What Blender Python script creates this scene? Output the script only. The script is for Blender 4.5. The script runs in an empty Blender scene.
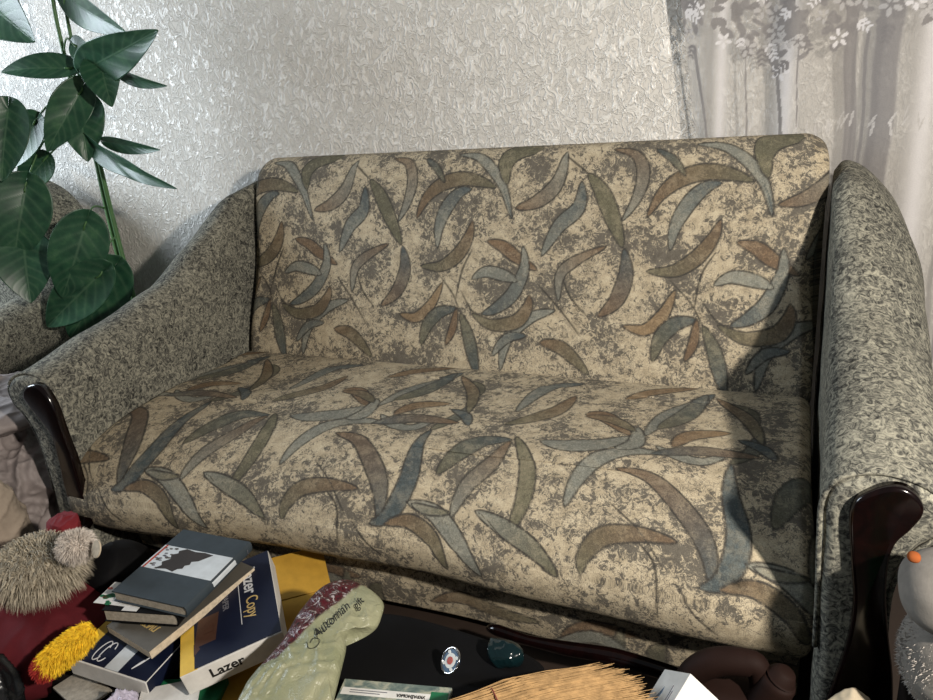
import bpy, math, random
import numpy as np
from mathutils import Vector, Matrix, noise, Euler
random.seed(7); rng = np.random.default_rng(7)
S = bpy.context.scene; COL = S.collection

# ------------------------------------------------------------------ camera
CAM = np.array([.838, -1.895, 1.253]); FPX = 736.6
def cam_axes(yaw=-.438, pitch=.344, roll=-.084):
    cy, sy, cp, sp = math.cos(yaw), math.sin(yaw), math.cos(pitch), math.sin(pitch)
    f = np.array([sy*cp, cy*cp, -sp]); r = np.array([cy, -sy, 0.]); u = np.cross(r, f)
    c, s = math.cos(roll), math.sin(roll)
    return c*r+s*u, -s*r+c*u, f
RX, UY, FW = cam_axes()
cd = bpy.data.cameras.new('camera'); co = bpy.data.objects.new('camera', cd); COL.objects.link(co)
M = Matrix.Identity(4)
for i in range(3):
    M[i][0], M[i][1], M[i][2], M[i][3] = RX[i], UY[i], -FW[i], CAM[i]
co.matrix_world = M
cd.sensor_width = 36; cd.lens = FPX/933*36; cd.clip_start = .02
S.camera = co
def ray(px, py): return FW + RX*(px-466.5)/FPX - UY*(py-350)/FPX
def at(px, py, x=None, y=None, z=None):      # the point of the room seen at a pixel on a given plane
    d = ray(px, py)
    i, v = (0, x) if x is not None else (1, y) if y is not None else (2, z)
    return CAM + d*(v-CAM[i])/d[i]

# ------------------------------------------------------------------ materials
class NT:
    def __init__(s, name):
        s.m = bpy.data.materials.new(name); s.m.use_nodes = True
        s.t = s.m.node_tree; s.n = s.t.nodes; s.b = s.n['Principled BSDF']; s.out = s.n['Material Output']
    def new(s, typ, **k):
        n = s.n.new(typ)
        for a, v in k.items():
            if a in n.bl_rna.properties and a != 'inputs': setattr(n, a, v)
        return n
    def L(s, a, b): s.t.links.new(a, b)
    def noise(s, vec, scale, detail=4, rough=.6, dist=0):
        n = s.new('ShaderNodeTexNoise'); n.inputs['Scale'].default_value = scale
        n.inputs['Detail'].default_value = detail; n.inputs['Roughness'].default_value = rough
        n.inputs['Distortion'].default_value = dist
        if vec is not None: s.L(vec, n.inputs['Vector'])
        return n.outputs['Fac']
    def ramp(s, fac, stops, interp='LINEAR'):
        n = s.new('ShaderNodeValToRGB'); n.color_ramp.interpolation = interp
        e = n.color_ramp.elements
        while len(e) < len(stops): e.new(.5)
        for q, (p, c) in zip(e, stops):
            q.position = p; q.color = (*c, 1) if hasattr(c, '__len__') else (c, c, c, 1)
        s.L(fac, n.inputs['Fac']); return n.outputs['Color']
    def mix(s, f, a, b, mode='MIX'):
        n = s.new('ShaderNodeMix'); n.data_type = 'RGBA'; n.blend_type = mode
        for v, i in ((f, 0), (a, 6), (b, 7)):
            if isinstance(v, (int, float)): n.inputs[i].default_value = v
            elif isinstance(v, tuple): n.inputs[i].default_value = (*v, 1)
            else: s.L(v, n.inputs[i])
        return n.outputs[2]
    def math(s, op, a, b=0.):
        n = s.new('ShaderNodeMath'); n.operation = op
        for v, i in ((a, 0), (b, 1)):
            if isinstance(v, (int, float)): n.inputs[i].default_value = v
            else: s.L(v, n.inputs[i])
        return n.outputs[0]
    def bump(s, h, strength=.3, dist=.002):
        n = s.new('ShaderNodeBump'); n.inputs['Strength'].default_value = strength
        n.inputs['Distance'].default_value = dist
        s.L(h, n.inputs['Height']); s.L(n.outputs['Normal'], s.b.inputs['Normal'])
    def obj(s): return s.new('ShaderNodeTexCoord').outputs['Object']
    def uv(s): return s.new('ShaderNodeTexCoord').outputs['UV']
    def attr(s, name):
        n = s.new('ShaderNodeAttribute'); n.attribute_name = name; return n
    def col(s, c):
        if isinstance(c, tuple): s.b.inputs['Base Color'].default_value = (*c, 1)
        else: s.L(c, s.b.inputs['Base Color'])
    def set(s, rough=.6, spec=.4, **k):
        s.b.inputs['Roughness'].default_value = rough; s.b.inputs['Specular IOR Level'].default_value = spec
        for a, v in k.items(): s.b.inputs[a.replace('_', ' ')].default_value = v
        return s.m
def lin(r, g, b):
    f = lambda v: (v/255/12.92) if v < 10 else ((v/255+.055)/1.055)**2.4
    return (f(r), f(g), f(b))
def plain(name, c, rough=.6, spec=.4, var=.12, scale=30, bump=0, **k):
    t = NT(name); o = t.obj(); n = t.noise(o, scale, 4)
    lo = tuple(v*(1-var) for v in c); hi = tuple(min(1, v*(1+var)) for v in c)
    t.col(t.ramp(n, [(.3, lo), (.7, hi)]))
    if bump: t.bump(t.noise(o, scale*6, 3), bump, .001)
    return t.set(rough, spec, **k)

def m_leaf_fabric():
    t = NT('leaf_print_fabric'); uv = t.uv()
    big = t.noise(uv, 8, 3, .5); rag = t.noise(uv, 64, 8, .8, 1.1); mid = t.noise(uv, 21, 5, .65, .5)
    fine = t.noise(uv, 150, 4, .7, 1.2)
    v = t.math('ADD', rag, t.math('MULTIPLY', t.math('SUBTRACT', big, .5), .55))
    v = t.math('ADD', v, t.math('MULTIPLY', t.math('SUBTRACT', fine, .5), .30))
    v = t.math('ADD', v, t.math('MULTIPLY', t.math('SUBTRACT', mid, .5), .35))
    sp = t.new('ShaderNodeSeparateXYZ'); t.L(uv, sp.inputs[0])      # denser ink in the back cushion's print, also painting in its dimmer light
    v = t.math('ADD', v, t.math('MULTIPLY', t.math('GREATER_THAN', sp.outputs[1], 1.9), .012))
    dark = t.ramp(v, [(.50, 0.), (.545, 1.)])
    sq = t.math('ABSOLUTE', t.math('SUBTRACT', t.noise(uv, 62, 5, .6, 1.4), .5))
    sq = t.ramp(sq, [(.008, 1.), (.035, 0.)])
    msk = t.ramp(t.noise(uv, 11, 3, .6), [(.42, .15), (.55, 1.)])
    dark = t.math('MAXIMUM', dark, t.math('MULTIPLY', t.math('MULTIPLY', sq, msk), .85))
    beige = t.ramp(t.noise(uv, 30, 5, .7), [(.3, (.28, .235, .16)), (.5, (.43, .365, .255)), (.75, (.52, .455, .33))])
    base = t.mix(t.math('MULTIPLY', dark, .84), beige, t.ramp(rag, [(.4, (.085, .08, .072)), (.7, (.028, .028, .029))]))
    a = t.attr('leaf'); e = t.attr('edge')
    streak = t.ramp(t.noise(uv, 120, 5, .8, 1.), [(.3, .50), (.7, 1.25)])
    leafc = t.mix(1., a.outputs['Color'], streak, 'MULTIPLY')
    leafc = t.mix(t.math('MULTIPLY', dark, .22), leafc, (.05, .048, .045))
    c = t.mix(t.math('MULTIPLY', a.outputs['Alpha'], t.ramp(mid, [(.35, .74), (.6, .97)])), base, leafc)
    c = t.mix(t.math('MULTIPLY', e.outputs['Fac'], t.ramp(t.noise(uv, 70, 4, .7), [(.32, .25), (.5, 1.)])), c, (.04, .037, .033))
    grain = t.noise(uv, 420, 2, .6)
    c = t.mix(.75, c, t.ramp(grain, [(.25, .50), (.75, 1.38)]), 'MULTIPLY')
    t.col(c); t.bump(t.math('ADD', grain, t.math('MULTIPLY', rag, .5)), .5, .0015)
    return t.set(.85, .15)
def m_speckle(name='speckled_fabric', k=1.):
    t = NT(name); o = t.obj()
    n = t.noise(o, 62, 6, .74, 1.7); n2 = t.noise(o, 7, 3, .5)
    v = t.math('ADD', n, t.math('MULTIPLY', t.math('SUBTRACT', n2, .5), .12))
    c = t.ramp(v, [(.36, (.016*k, .016*k, .015*k)), (.47, (.13*k, .128*k, .11*k)), (.56, (.31*k, .30*k, .24*k)), (.70, (.50*k, .48*k, .38*k))])
    t.col(c); t.bump(n, .6, .0025)
    return t.set(.85, .15)
def m_wall():
    t = NT('embossed_wallpaper'); o = t.obj()
    mp = t.new('ShaderNodeMapping'); mp.inputs['Scale'].default_value = (1.25, 1., .85); t.L(o, mp.inputs['Vector'])
    a = t.noise(mp.outputs[0], 25, 2.5, .5, 1.2)
    line = t.ramp(t.math('ABSOLUTE', t.math('SUBTRACT', a, .5)), [(.0, 1.), (.028, .75), (.075, 0.)], 'EASE')
    b_ = t.noise(mp.outputs[0], 46, 3, .6, .9)
    line2 = t.ramp(t.math('ABSOLUTE', t.math('SUBTRACT', b_, .5)), [(.0, .8), (.05, 0.)], 'EASE')
    line = t.math('MAXIMUM', line, t.math('MULTIPLY', line2, .6))
    h = t.math('ADD', line, t.math('MULTIPLY', b_, .5))
    c = t.mix(line, (.635, .61, .56), (.76, .74, .69))
    t.col(c); t.bump(h, .8, .0045)
    m = t.set(.4, .5)
    t.L(t.ramp(line, [(0, .6), (1, .27)]), t.b.inputs['Roughness']); t.L(t.ramp(line, [(0, .2), (1, .95)]), t.b.inputs['Specular IOR Level'])
    return m
def m_curtain():
    t = NT('sheer_curtain_voile'); a = t.attr('print'); uv = t.uv()
    weave = t.noise(uv, 300, 2)
    col = t.mix(a.outputs['Alpha'], (.56, .545, .525), a.outputs['Color'])
    d = t.new('ShaderNodeBsdfDiffuse'); tl = t.new('ShaderNodeBsdfTranslucent'); tr = t.new('ShaderNodeBsdfTransparent')
    t.L(col, d.inputs[0]); t.L(col, tl.inputs[0])
    m1 = t.new('ShaderNodeMixShader'); m1.inputs[0].default_value = .35; t.L(d.outputs[0], m1.inputs[1]); t.L(tl.outputs[0], m1.inputs[2])
    m2 = t.new('ShaderNodeMixShader')
    op = t.math('ADD', .46, t.math('MULTIPLY', a.outputs['Alpha'], .50))
    op = t.math('MULTIPLY', op, t.math('ADD', .85, t.math('MULTIPLY', weave, .3)))
    t.L(op, m2.inputs[0]); t.L(tr.outputs[0], m2.inputs[1]); t.L(m1.outputs[0], m2.inputs[2])
    t.L(m2.outputs[0], t.out.inputs[0]); return t.m
def m_wood():
    t = NT('dark_lacquered_wood'); o = t.obj()
    w = t.noise(o, 18, 4, .6, 2.); t.col(t.ramp(w, [(.3, (.002, .001, .001)), (.7, (.006, .0018, .0016))]))
    return t.set(.16, .5)
def m_leaf():
    t = NT('artificial_leaf'); a = t.attr('vein'); o = t.obj()
    base = t.ramp(t.noise(o, 20, 5), [(.3, (.012, .048, .028)), (.55, (.026, .085, .045)), (.75, (.055, .14, .065))])
    c = t.mix(t.math('MULTIPLY', a.outputs['Fac'], .30), base, (.17, .28, .17))
    t.col(c); t.bump(a.outputs['Fac'], .25, .002); return t.set(.36, .45)
MAT = dict(
 leaf_fab=m_leaf_fabric(), speck=m_speckle('speckled_fabric', .74), speck_chair=m_speckle('armchair_fabric', .85), wall=m_wall(), curtain=m_curtain(), wood=m_wood(), leaf=m_leaf(),
 stem=plain('plant_stem', (.07, .16, .055), .45), pot=plain('terracotta', (.25, .10, .06)),
 floor=plain('floor_boards', (.022, .014, .010), .6),
 paperwhite=plain('white_card', (.60, .59, .56), .6), pages=plain('page_edges', (.50, .42, .31), .8, var=.2, scale=120),
 pages_grey=plain('grey_page_edges', (.30, .27, .22), .8, var=.25, scale=120),
 navy=plain('navy_print', (.005, .008, .024), .5, .2), navy2=plain('slate_blue_cover', (.036, .048, .058), .55, .25),
 yellow=plain('yellow_print', (.62, .40, .05), .45), gold=plain('gold_foil', (.50, .36, .14), .4),
 brown=plain('brown_print', (.06, .025, .015), .5), greybrown=plain('grey_brown_cover', (.085, .078, .065), .6),
 black=plain('black_cloth', (.003, .003, .0035), .75, .12), blackplastic=plain('black_plastic', (.008, .009, .010), .25, .5, bump=.1),
 ink=plain('black_ink', (.01, .01, .01), .6), greyink=plain('grey_ink', (.13, .13, .15), .6), white_ink=plain('white_ink', (.55, .56, .58), .5),
 red=plain('dark_red_fabric', (.085, .008, .012), .8, .2, bump=.2), redbright=plain('red_fabric', (.16, .015, .02), .8, .2),
 cloth=plain('mauve_grey_cloth', (.25, .215, .205), .6, .35, bump=.15), cloth2=plain('pale_beige_cloth', (.34, .28, .22), .8, .2),
 furp=plain('pompom_fur', (.62, .56, .50), .9, .05), fur=plain('grey_beige_fur', (.44, .39, .30), .8, .2, var=.45, scale=60), furw=plain('white_fur', (.36, .33, .30), .95, .0, var=.2),
 fury=plain('yellow_plush', (.88, .54, .03), .8, .2, var=.25, scale=60), furred=plain('red_plush', (.36, .03, .025), .8, .2),
 cellog=plain('pale_green_film', (.42, .44, .30), .35, .5, var=.12, scale=20), chrome=plain('chrome', (.6, .6, .6), .12, .5, Metallic=1.),
 enamel=plain('blue_enamel', (.05, .10, .17), .2, .5), enamelw=plain('white_enamel', (.6, .62, .6), .2, .5), enamelr=plain('red_enamel', (.35, .06, .04), .2, .5),
 straw=plain('broom_straw', (.33, .205, .09), .7, .2, var=.35, scale=50), thread=plain('red_thread', (.22, .04, .03), .8),
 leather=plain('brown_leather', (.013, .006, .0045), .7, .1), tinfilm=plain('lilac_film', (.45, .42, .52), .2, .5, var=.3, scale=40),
 teal=plain('teal_gloss', (.003, .011, .013), .12, .6), green=plain('green_plastic', (.01, .12, .05), .4), cardyel=plain('yellow_cardboard', (.42, .24, .03), .6),
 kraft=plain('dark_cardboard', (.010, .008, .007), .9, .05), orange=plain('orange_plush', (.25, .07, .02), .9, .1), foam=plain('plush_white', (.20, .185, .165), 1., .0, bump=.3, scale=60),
 beigecloth=plain('cream_cloth', (.42, .36, .26), .8), photo_w=plain('pale_photo', (.50, .54, .57), .3), photo_d=plain('dark_photo', (.03, .025, .025), .3),
)

# ------------------------------------------------------------------ object helpers
def link(o, parent=None, label=None, cat=None, group=None, kind=None):
    COL.objects.link(o)
    if parent is not None:
        o.parent = parent
    for k, v in (('label', label), ('category', cat), ('group', group), ('kind', kind)):
        if v: o[k] = v
    return o
def thing(name, label, cat, loc=(0, 0, 0), rot=(0, 0, 0), group=None):
    o = bpy.data.objects.new(name, None); o.empty_display_size = .05
    o.location = loc; o.rotation_euler = rot
    return link(o, None, label, cat, group)
def mesh(name, V, Fc, mat, parent=None, smooth=True, **k):
    me = bpy.data.meshes.new(name); me.from_pydata([tuple(map(float, v)) for v in V], [], [tuple(f) for f in Fc]); me.update()
    for m in (mat if isinstance(mat, list) else [mat]): me.materials.append(m)
    if smooth: me.polygons.foreach_set('use_smooth', [True]*len(me.polygons))
    return link(bpy.data.objects.new(name, me), parent, **k)
def grid(name, P, mat, parent=None, uv=None, attrs=None, cu=False, caps=False, **k):
    """P: (n,m,3) array of points; cu closes the second axis; caps closes the ends of the first."""
    n, m = P.shape[:2]; V = P.reshape(-1, 3).astype(np.float32)
    mm = m if cu else m-1
    i, j = np.meshgrid(np.arange(n-1), np.arange(mm), indexing='ij'); i = i.ravel(); j = j.ravel(); j2 = (j+1) % m
    Q = np.stack([i*m+j, (i+1)*m+j, (i+1)*m+j2, i*m+j2], 1)
    me = bpy.data.meshes.new(name); nq = len(Q); ex = 2*m if caps else 0
    me.vertices.add(len(V)); me.vertices.foreach_set('co', V.ravel())
    loops = Q.ravel()
    if caps: loops = np.concatenate([loops, np.arange(m), (n-1)*m+np.arange(m)[::-1]])
    me.loops.add(len(loops)); me.loops.foreach_set('vertex_index', loops.astype(np.int32))
    ls = np.arange(nq)*4
    if caps: ls = np.concatenate([ls, [nq*4, nq*4+m]])
    me.polygons.add(len(ls)); me.polygons.foreach_set('loop_start', ls.astype(np.int32))
    me.polygons.foreach_set('use_smooth', np.ones(len(ls), bool))
    me.update(calc_edges=True); me.validate()
    if uv is not None:
        l = me.uv_layers.new(name='UVMap'); vi = np.zeros(len(me.loops), np.int32); me.loops.foreach_get('vertex_index', vi)
        l.data.foreach_set('uv', uv.reshape(-1, 2)[vi].astype(np.float32).ravel())
    for an, (typ, arr) in (attrs or {}).items():
        a = me.attributes.new(an, typ, 'POINT')
        a.data.foreach_set('color' if typ == 'FLOAT_COLOR' else 'value', arr.astype(np.float32).ravel())
    me.materials.append(mat)
    return link(bpy.data.objects.new(name, me), parent, **k)
def box_vf(w, l, h, bevel=0, z0=0, cx=0, cy=0):
    import bmesh
    bm = bmesh.new(); bmesh.ops.create_cube(bm, size=1)
    for v in bm.verts: v.co = Vector((v.co.x*w+cx, v.co.y*l+cy, v.co.z*h+h/2+z0))
    if bevel: bmesh.ops.bevel(bm, geom=list(bm.edges), offset=bevel, segments=3, affect='EDGES', profile=.5)
    V = [v.co[:] for v in bm.verts]; Fc = [[v.index for v in f.verts] for f in bm.faces]; bm.verts.index_update()
    Fc = [[v.index for v in f.verts] for f in bm.faces]; bm.free(); return V, Fc
def box(name, w, l, h, mat, parent=None, bevel=.0015, z0=0, cx=0, cy=0, **k):
    V, Fc = box_vf(w, l, h, bevel, z0, cx, cy); return mesh(name, V, Fc, mat, parent, smooth=False, **k)
def spline(pts, n, closed=False):
    pts = np.array(pts, float); N = len(pts); out = []
    segs = N if closed else N-1
    T = np.linspace(0, segs, n, endpoint=not closed)
    for t in T:
        i = min(int(t), segs-1); f = t-i
        g = (lambda q: pts[q % N]) if closed else (lambda q: pts[min(max(q, 0), N-1)])
        p0, p1, p2, p3 = g(i-1), g(i), g(i+1), g(i+2)
        out.append(.5*((2*p1)+(-p0+p2)*f+(2*p0-5*p1+4*p2-p3)*f*f+(-p0+3*p1-3*p2+p3)*f**3))
    return np.array(out)
def tube_vf(pts, rad, n=10):
    pts = np.array(pts, float); N = len(pts); V = []; Fc = []
    rad = rad if hasattr(rad, '__len__') else [rad]*N
    up = np.array([0, 0, 1.])
    for i in range(N):
        d = pts[min(i+1, N-1)]-pts[max(i-1, 0)]; d /= np.linalg.norm(d)+1e-9
        a = np.cross(d, up if abs(d[2]) < .9 else np.array([1., 0, 0])); a /= np.linalg.norm(a); b = np.cross(d, a)
        for k in range(n):
            t = 2*math.pi*k/n; V.append(pts[i]+rad[i]*(a*math.cos(t)+b*math.sin(t)))
    for i in range(N-1):
        for k in range(n): Fc.append((i*n+k, i*n+(k+1) % n, (i+1)*n+(k+1) % n, (i+1)*n+k))
    Fc.append(tuple(range(n))[::-1]); Fc.append(tuple((N-1)*n+k for k in range(n)))
    return V, Fc
def tube(name, pts, rad, mat, parent=None, n=10, sub=0, **k):
    if sub: 
        if hasattr(rad, '__len__'): rad = list(np.interp(np.linspace(0, 1, sub), np.linspace(0, 1, len(rad)), rad))
        pts = spline(pts, sub)
    V, Fc = tube_vf(pts, rad, n); return mesh(name, V, Fc, mat, parent, **k)
def prism(name, outline, h, mat, parent=None, z0=0, bevel=0, **k):
    import bmesh
    bm = bmesh.new(); vs = [bm.verts.new((p[0], p[1], z0)) for p in outline]; f = bm.faces.new(vs)
    r = bmesh.ops.extrude_face_region(bm, geom=[f])
    for v in r['geom']:
        if isinstance(v, bmesh.types.BMVert): v.co.z += h
    bmesh.ops.recalc_face_normals(bm, faces=bm.faces)
    if bevel:
        ed = [e for e in bm.edges if abs(e.verts[0].co.z-e.verts[1].co.z) < 1e-6 and abs(e.verts[0].co.z-z0-h) < 1e-6]
        bmesh.ops.bevel(bm, geom=ed, offset=bevel, segments=3, affect='EDGES', profile=.5)
    bm.verts.index_update(); V = [v.co[:] for v in bm.verts]; Fc = [[v.index for v in f.verts] for f in bm.faces]; bm.free()
    return mesh(name, V, Fc, mat, parent, smooth=False, **k)
def text(name, body, size, mat, parent, loc, rot=(0, 0, 0), shear=0, width=1., bold=0, align='CENTER', **k):
    cu = bpy.data.curves.new(name, 'FONT'); cu.body = body; cu.size = size; cu.shear = shear; cu.offset = bold
    cu.align_x = align; cu.align_y = 'CENTER'; cu.extrude = .0003
    o = bpy.data.objects.new(name, cu); COL.objects.link(o); bpy.context.view_layer.update()
    me = bpy.data.meshes.new_from_object(o.evaluated_get(bpy.context.evaluated_depsgraph_get()))
    bpy.data.objects.remove(o); me.materials.clear(); me.materials.append(mat)
    me.transform(Matrix.Diagonal((width, 1, 1, 1)))
    q = link(bpy.data.objects.new(name, me), parent, **k); q.location = loc; q.rotation_euler = rot
    return q
def structure(o): o['kind'] = 'structure'; return o

# ------------------------------------------------------------------ setting
WY = .48
structure(mesh('wall_back', [(-5, WY, 0), (4, WY, 0), (4, WY, 2.75), (-5, WY, 2.75), (-5, WY+.15, 0), (4, WY+.15, 0), (4, WY+.15, 2.75), (-5, WY+.15, 2.75)],
     [(0, 1, 2, 3), (5, 4, 7, 6), (3, 2, 6, 7), (1, 0, 4, 5), (0, 3, 7, 4), (1, 5, 6, 2)], MAT['wall'], smooth=False))
structure(mesh('floor', [(-5, -5, 0), (4, -5, 0), (4, WY+.15, 0), (-5, WY+.15, 0), (-5, -5, -.1), (4, -5, -.1), (4, WY+.15, -.1), (-5, WY+.15, -.1)],
     [(0, 1, 2, 3), (7, 6, 5, 4), (0, 4, 5, 1), (1, 5, 6, 2), (2, 6, 7, 3), (3, 7, 4, 0)], MAT['floor'], smooth=False))
b = box('baseboard_back', 9, .02, .07, MAT['wood'], z0=0, cx=-.5, cy=WY-.01, bevel=.003); structure(b)

# ------------------------------------------------------------------ sofa
HS = .44; HW = .90
SOFA = thing('sofa', 'large two-armed sofa with leaf print seat and back cushions and speckled grey armrests', 'sofa', (0, -.2, 0))
OFF = np.array([0, -.2, 0])     # sofa parts are written in room coordinates and shifted to the sofa's base
def arc(P):
    d = np.r_[0, np.cumsum(np.linalg.norm(np.diff(P, axis=0), axis=1))]; return d
def resample(P, n, s=None):
    d = arc(P); t = np.linspace(0, d[-1], n) if s is None else s
    return np.stack([np.interp(t, d, P[:, k]) for k in range(P.shape[1])], 1), t
# profiles in (y, z)
back_prof = spline([(.03, .39), (.005, .435), (.055, .60), (.125, .80), (.195, 1.0), (.215, 1.04), (.25, 1.065), (.30, 1.06), (.335, 1.02), (.31, .85), (.25, .60), (.20, .39)], 400)
seat_prof = spline([(.02, .41), (.0, .438), (-.03, .447), (-.2, .452), (-.36, .455), (-.46, .448), (-.55, .425), (-.625, .385), (-.67, .335), (-.695, .285), (-.69, .235), (-.672, .205), (-.64, .195), (-.45, .20), (0, .20)], 500)

def hit_profile(px, py, prof, kmax):
    """where the line of sight meets the lofted profile: (x, arc length)"""
    d = ray(px, py); s = arc(prof); best = None
    for k in range(kmax):
        (y0, z0), (y1, z1) = prof[k], prof[k+1]
        n = np.array([-(z1-z0), (y1-y0)]); den = n@np.array([d[1], d[2]])
        if abs(den) < 1e-9: continue
        t = (n@(np.array([y0, z0])-CAM[1:]))/den
        p = CAM+d*t; e = np.array([y1-y0, z1-z0]); L2 = e@e
        w = ((p[1:]-np.array([y0, z0]))@e)/L2
        if -.02 <= w <= 1.02 and t > 0 and (best is None or t < best[0]): best = (t, p[0], s[k]+w*math.sqrt(L2))
    return None if best is None else (best[1], best[2])

B = lin(76, 86, 88); G = lin(104, 101, 82); R = lin(117, 96, 75); Sv = lin(132, 133, 123); T = lin(138, 117, 90); K = lin(52, 50, 47); D = lin(80, 79, 70)
def zc(ox, oy): return lambda L: [(ox+x/3.11, oy+y/3.11) for x, y in L]
z3, z6, z5, z8 = zc(540, 130), zc(560, 350), zc(330, 350), zc(633, 475)
back_leaves = [
 (z3([(335,270),(375,200),(440,150),(520,130),(600,140),(660,160)]), 52, R, G),
 (z3([(415,375),(425,300),(460,230),(510,180),(560,165)]), 48, Sv, B),
 (z3([(345,440),(430,440),(500,400),(545,340),(565,280)]), 50, G, R),
 (z3([(505,45),(580,50),(640,90),(690,160),(725,270)]), 42, Sv, Sv),
 (z3([(705,150),(700,80),(740,35),(820,20),(850,22)]), 50, G, G),
 ([(516,208),(538,201),(557,183),(569,152)], 44, R, Sv),
 ([(556,310),(530,318),(508,338),(500,370)], 38, Sv, Sv),
 ([(560,262),(572,296),(590,318)], 8, K, K), ([(455,300),(462,270),(472,250)], 8, K, K),
 (z3([(625,350),(690,370),(750,410),(835,455)]), 48, R, R),
 (z3([(775,370),(780,450),(730,540),(660,590),(600,612)]), 52, Sv, B),
 (z3([(560,485),(620,460),(700,475),(750,495)]), 44, Sv, Sv),
 (z3([(560,610),(640,650),(740,640),(790,590),(800,545)]), 52, G, R),
 (z3([(150,135),(190,190),(230,280),(265,365)]), 52, G, G),
 (z3([(130,160),(120,240),(60,300),(10,390)]), 46, B, Sv),
 (z3([(240,60),(300,75),(320,130),(300,210),(258,282)]), 40, R, Sv),
 (z3([(270,370),(278,450),(245,530),(185,580)]), 50, B, R),
 (z3([(62,530),(70,450),(120,405),(212,362)]), 34, Sv, R),
 (z3([(262,610),(330,622),(390,575),(435,500)]), 40, T, T),
 (z3([(350,720),(375,650),(425,605),(495,592)]), 48, G, B),
 (z3([(450,720),(480,660),(495,590)]), 30, R, R),
 (z3([(512,610),(540,680),(560,760),(575,830)]), 48, G, B),
 (z3([(232,560),(250,640),(262,720),(250,830)]), 50, B, D),
 (z3([(372,60),(415,90),(450,142)]), 26, B, G),
 (z3([(0,660),(70,680),(150,760)]), 40, R, G),
 (z3([(500,830),(560,780),(600,730),(640,700)]), 0, K, K),
 (z3([(420,470),(480,540),(512,612)]), 8, K, K), (z3([(515,530),(560,600),(600,612)]), 8, K, K),
 (z3([(690,160),(715,230),(728,272)]), 12, B, B), (z3([(85,80),(150,135)]), 10, K, K), (z3([(0,480),(60,550),(125,640)]), 8, K, K),
 (z3([(640,760),(700,700),(780,690)]), 34, Sv, B), (z3([(330,830),(300,770),(330,715)]), 34, R, R),
]
seat_leaves = [
 (z5([(22,262),(95,285),(140,370),(155,450),(148,545)]), 56, R, B), (z5([(314,240),(268,305),(240,400),(205,478),(165,530),(122,545)]), 54, B, B),
 (z5([(325,388),(395,322),(470,285),(565,283)]), 46, G, B), (z5([(562,288),(500,350),(420,420),(365,522)]), 46, R, Sv),
 (z5([(580,272),(608,360),(590,470),(538,582)]), 52, G, G), (z5([(232,478),(315,512),(385,600),(460,705)]), 58, Sv, Sv),
 (z5([(443,500),(520,545),(610,612),(690,700)]), 58, Sv, G), (z5([(165,548),(240,540),(310,600),(355,690)]), 50, R, G),
 (z6([(45,700),(60,640),(120,585),(232,578),(345,596)]), 62, G, R),
 (z6([(2,490),(45,410),(115,350),(220,322),(330,325)]), 42, Sv, Sv), (z6([(-60,290),(20,305),(130,300),(225,272)]), 40, Sv, Sv),
 (z6([(80,205),(140,210),(218,268)]), 36, R, R), (z6([(480,138),(420,168),(330,205),(262,268)]), 34, B, Sv),
 (z6([(350,300),(410,262),(530,254)]), 30, R, T), (z6([(205,152),(290,132),(430,120)]), 18, T, R),
 (z6([(145,485),(230,570),(300,682)]), 8, K, K), (z5([(0,440),(30,500),(40,620)]), 8, K, K),
 (z6([(300,300),(360,330),(450,345),(540,310)]), 26, Sv, Sv), (z6([(540,170),(590,200),(600,250)]), 46, G, D), (z6([(622,258),(600,310),(530,352)]), 42, B, G),
 (z5([(412,82),(445,130),(430,192)]), 40, R, G), (z5([(580,192),(640,142),(700,115),(790,105)]), 26, Sv, B),
 (z5([(545,230),(640,212),(710,190),(765,148)]), 30, G, R), (z5([(50,212),(110,195),(150,155)]), 26, Sv, Sv),
 (z5([(200,155),(300,120),(395,72)]), 26, G, B), (z5([(40,130),(100,138),(135,165)]), 24, R, G),
 (z5([(130,222),(260,208),(400,222)]), 22, B, R), (z5([(380,180),(420,200),(430,230)]), 30, B, B), (z5([(690,120),(760,92),(850,90),(880,140)]), 22, T, Sv),
 (z8([(350,275),(420,300),(520,310)]), 34, Sv, G), (z8([(110,330),(170,420),(240,480)]), 8, K, K), (z5([(440,500),(470,520),(530,590)]), 7, K, K),
 (z6([(230,410),(160,400),(60,420),(0,470)]), 0, K, K),
]
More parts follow.
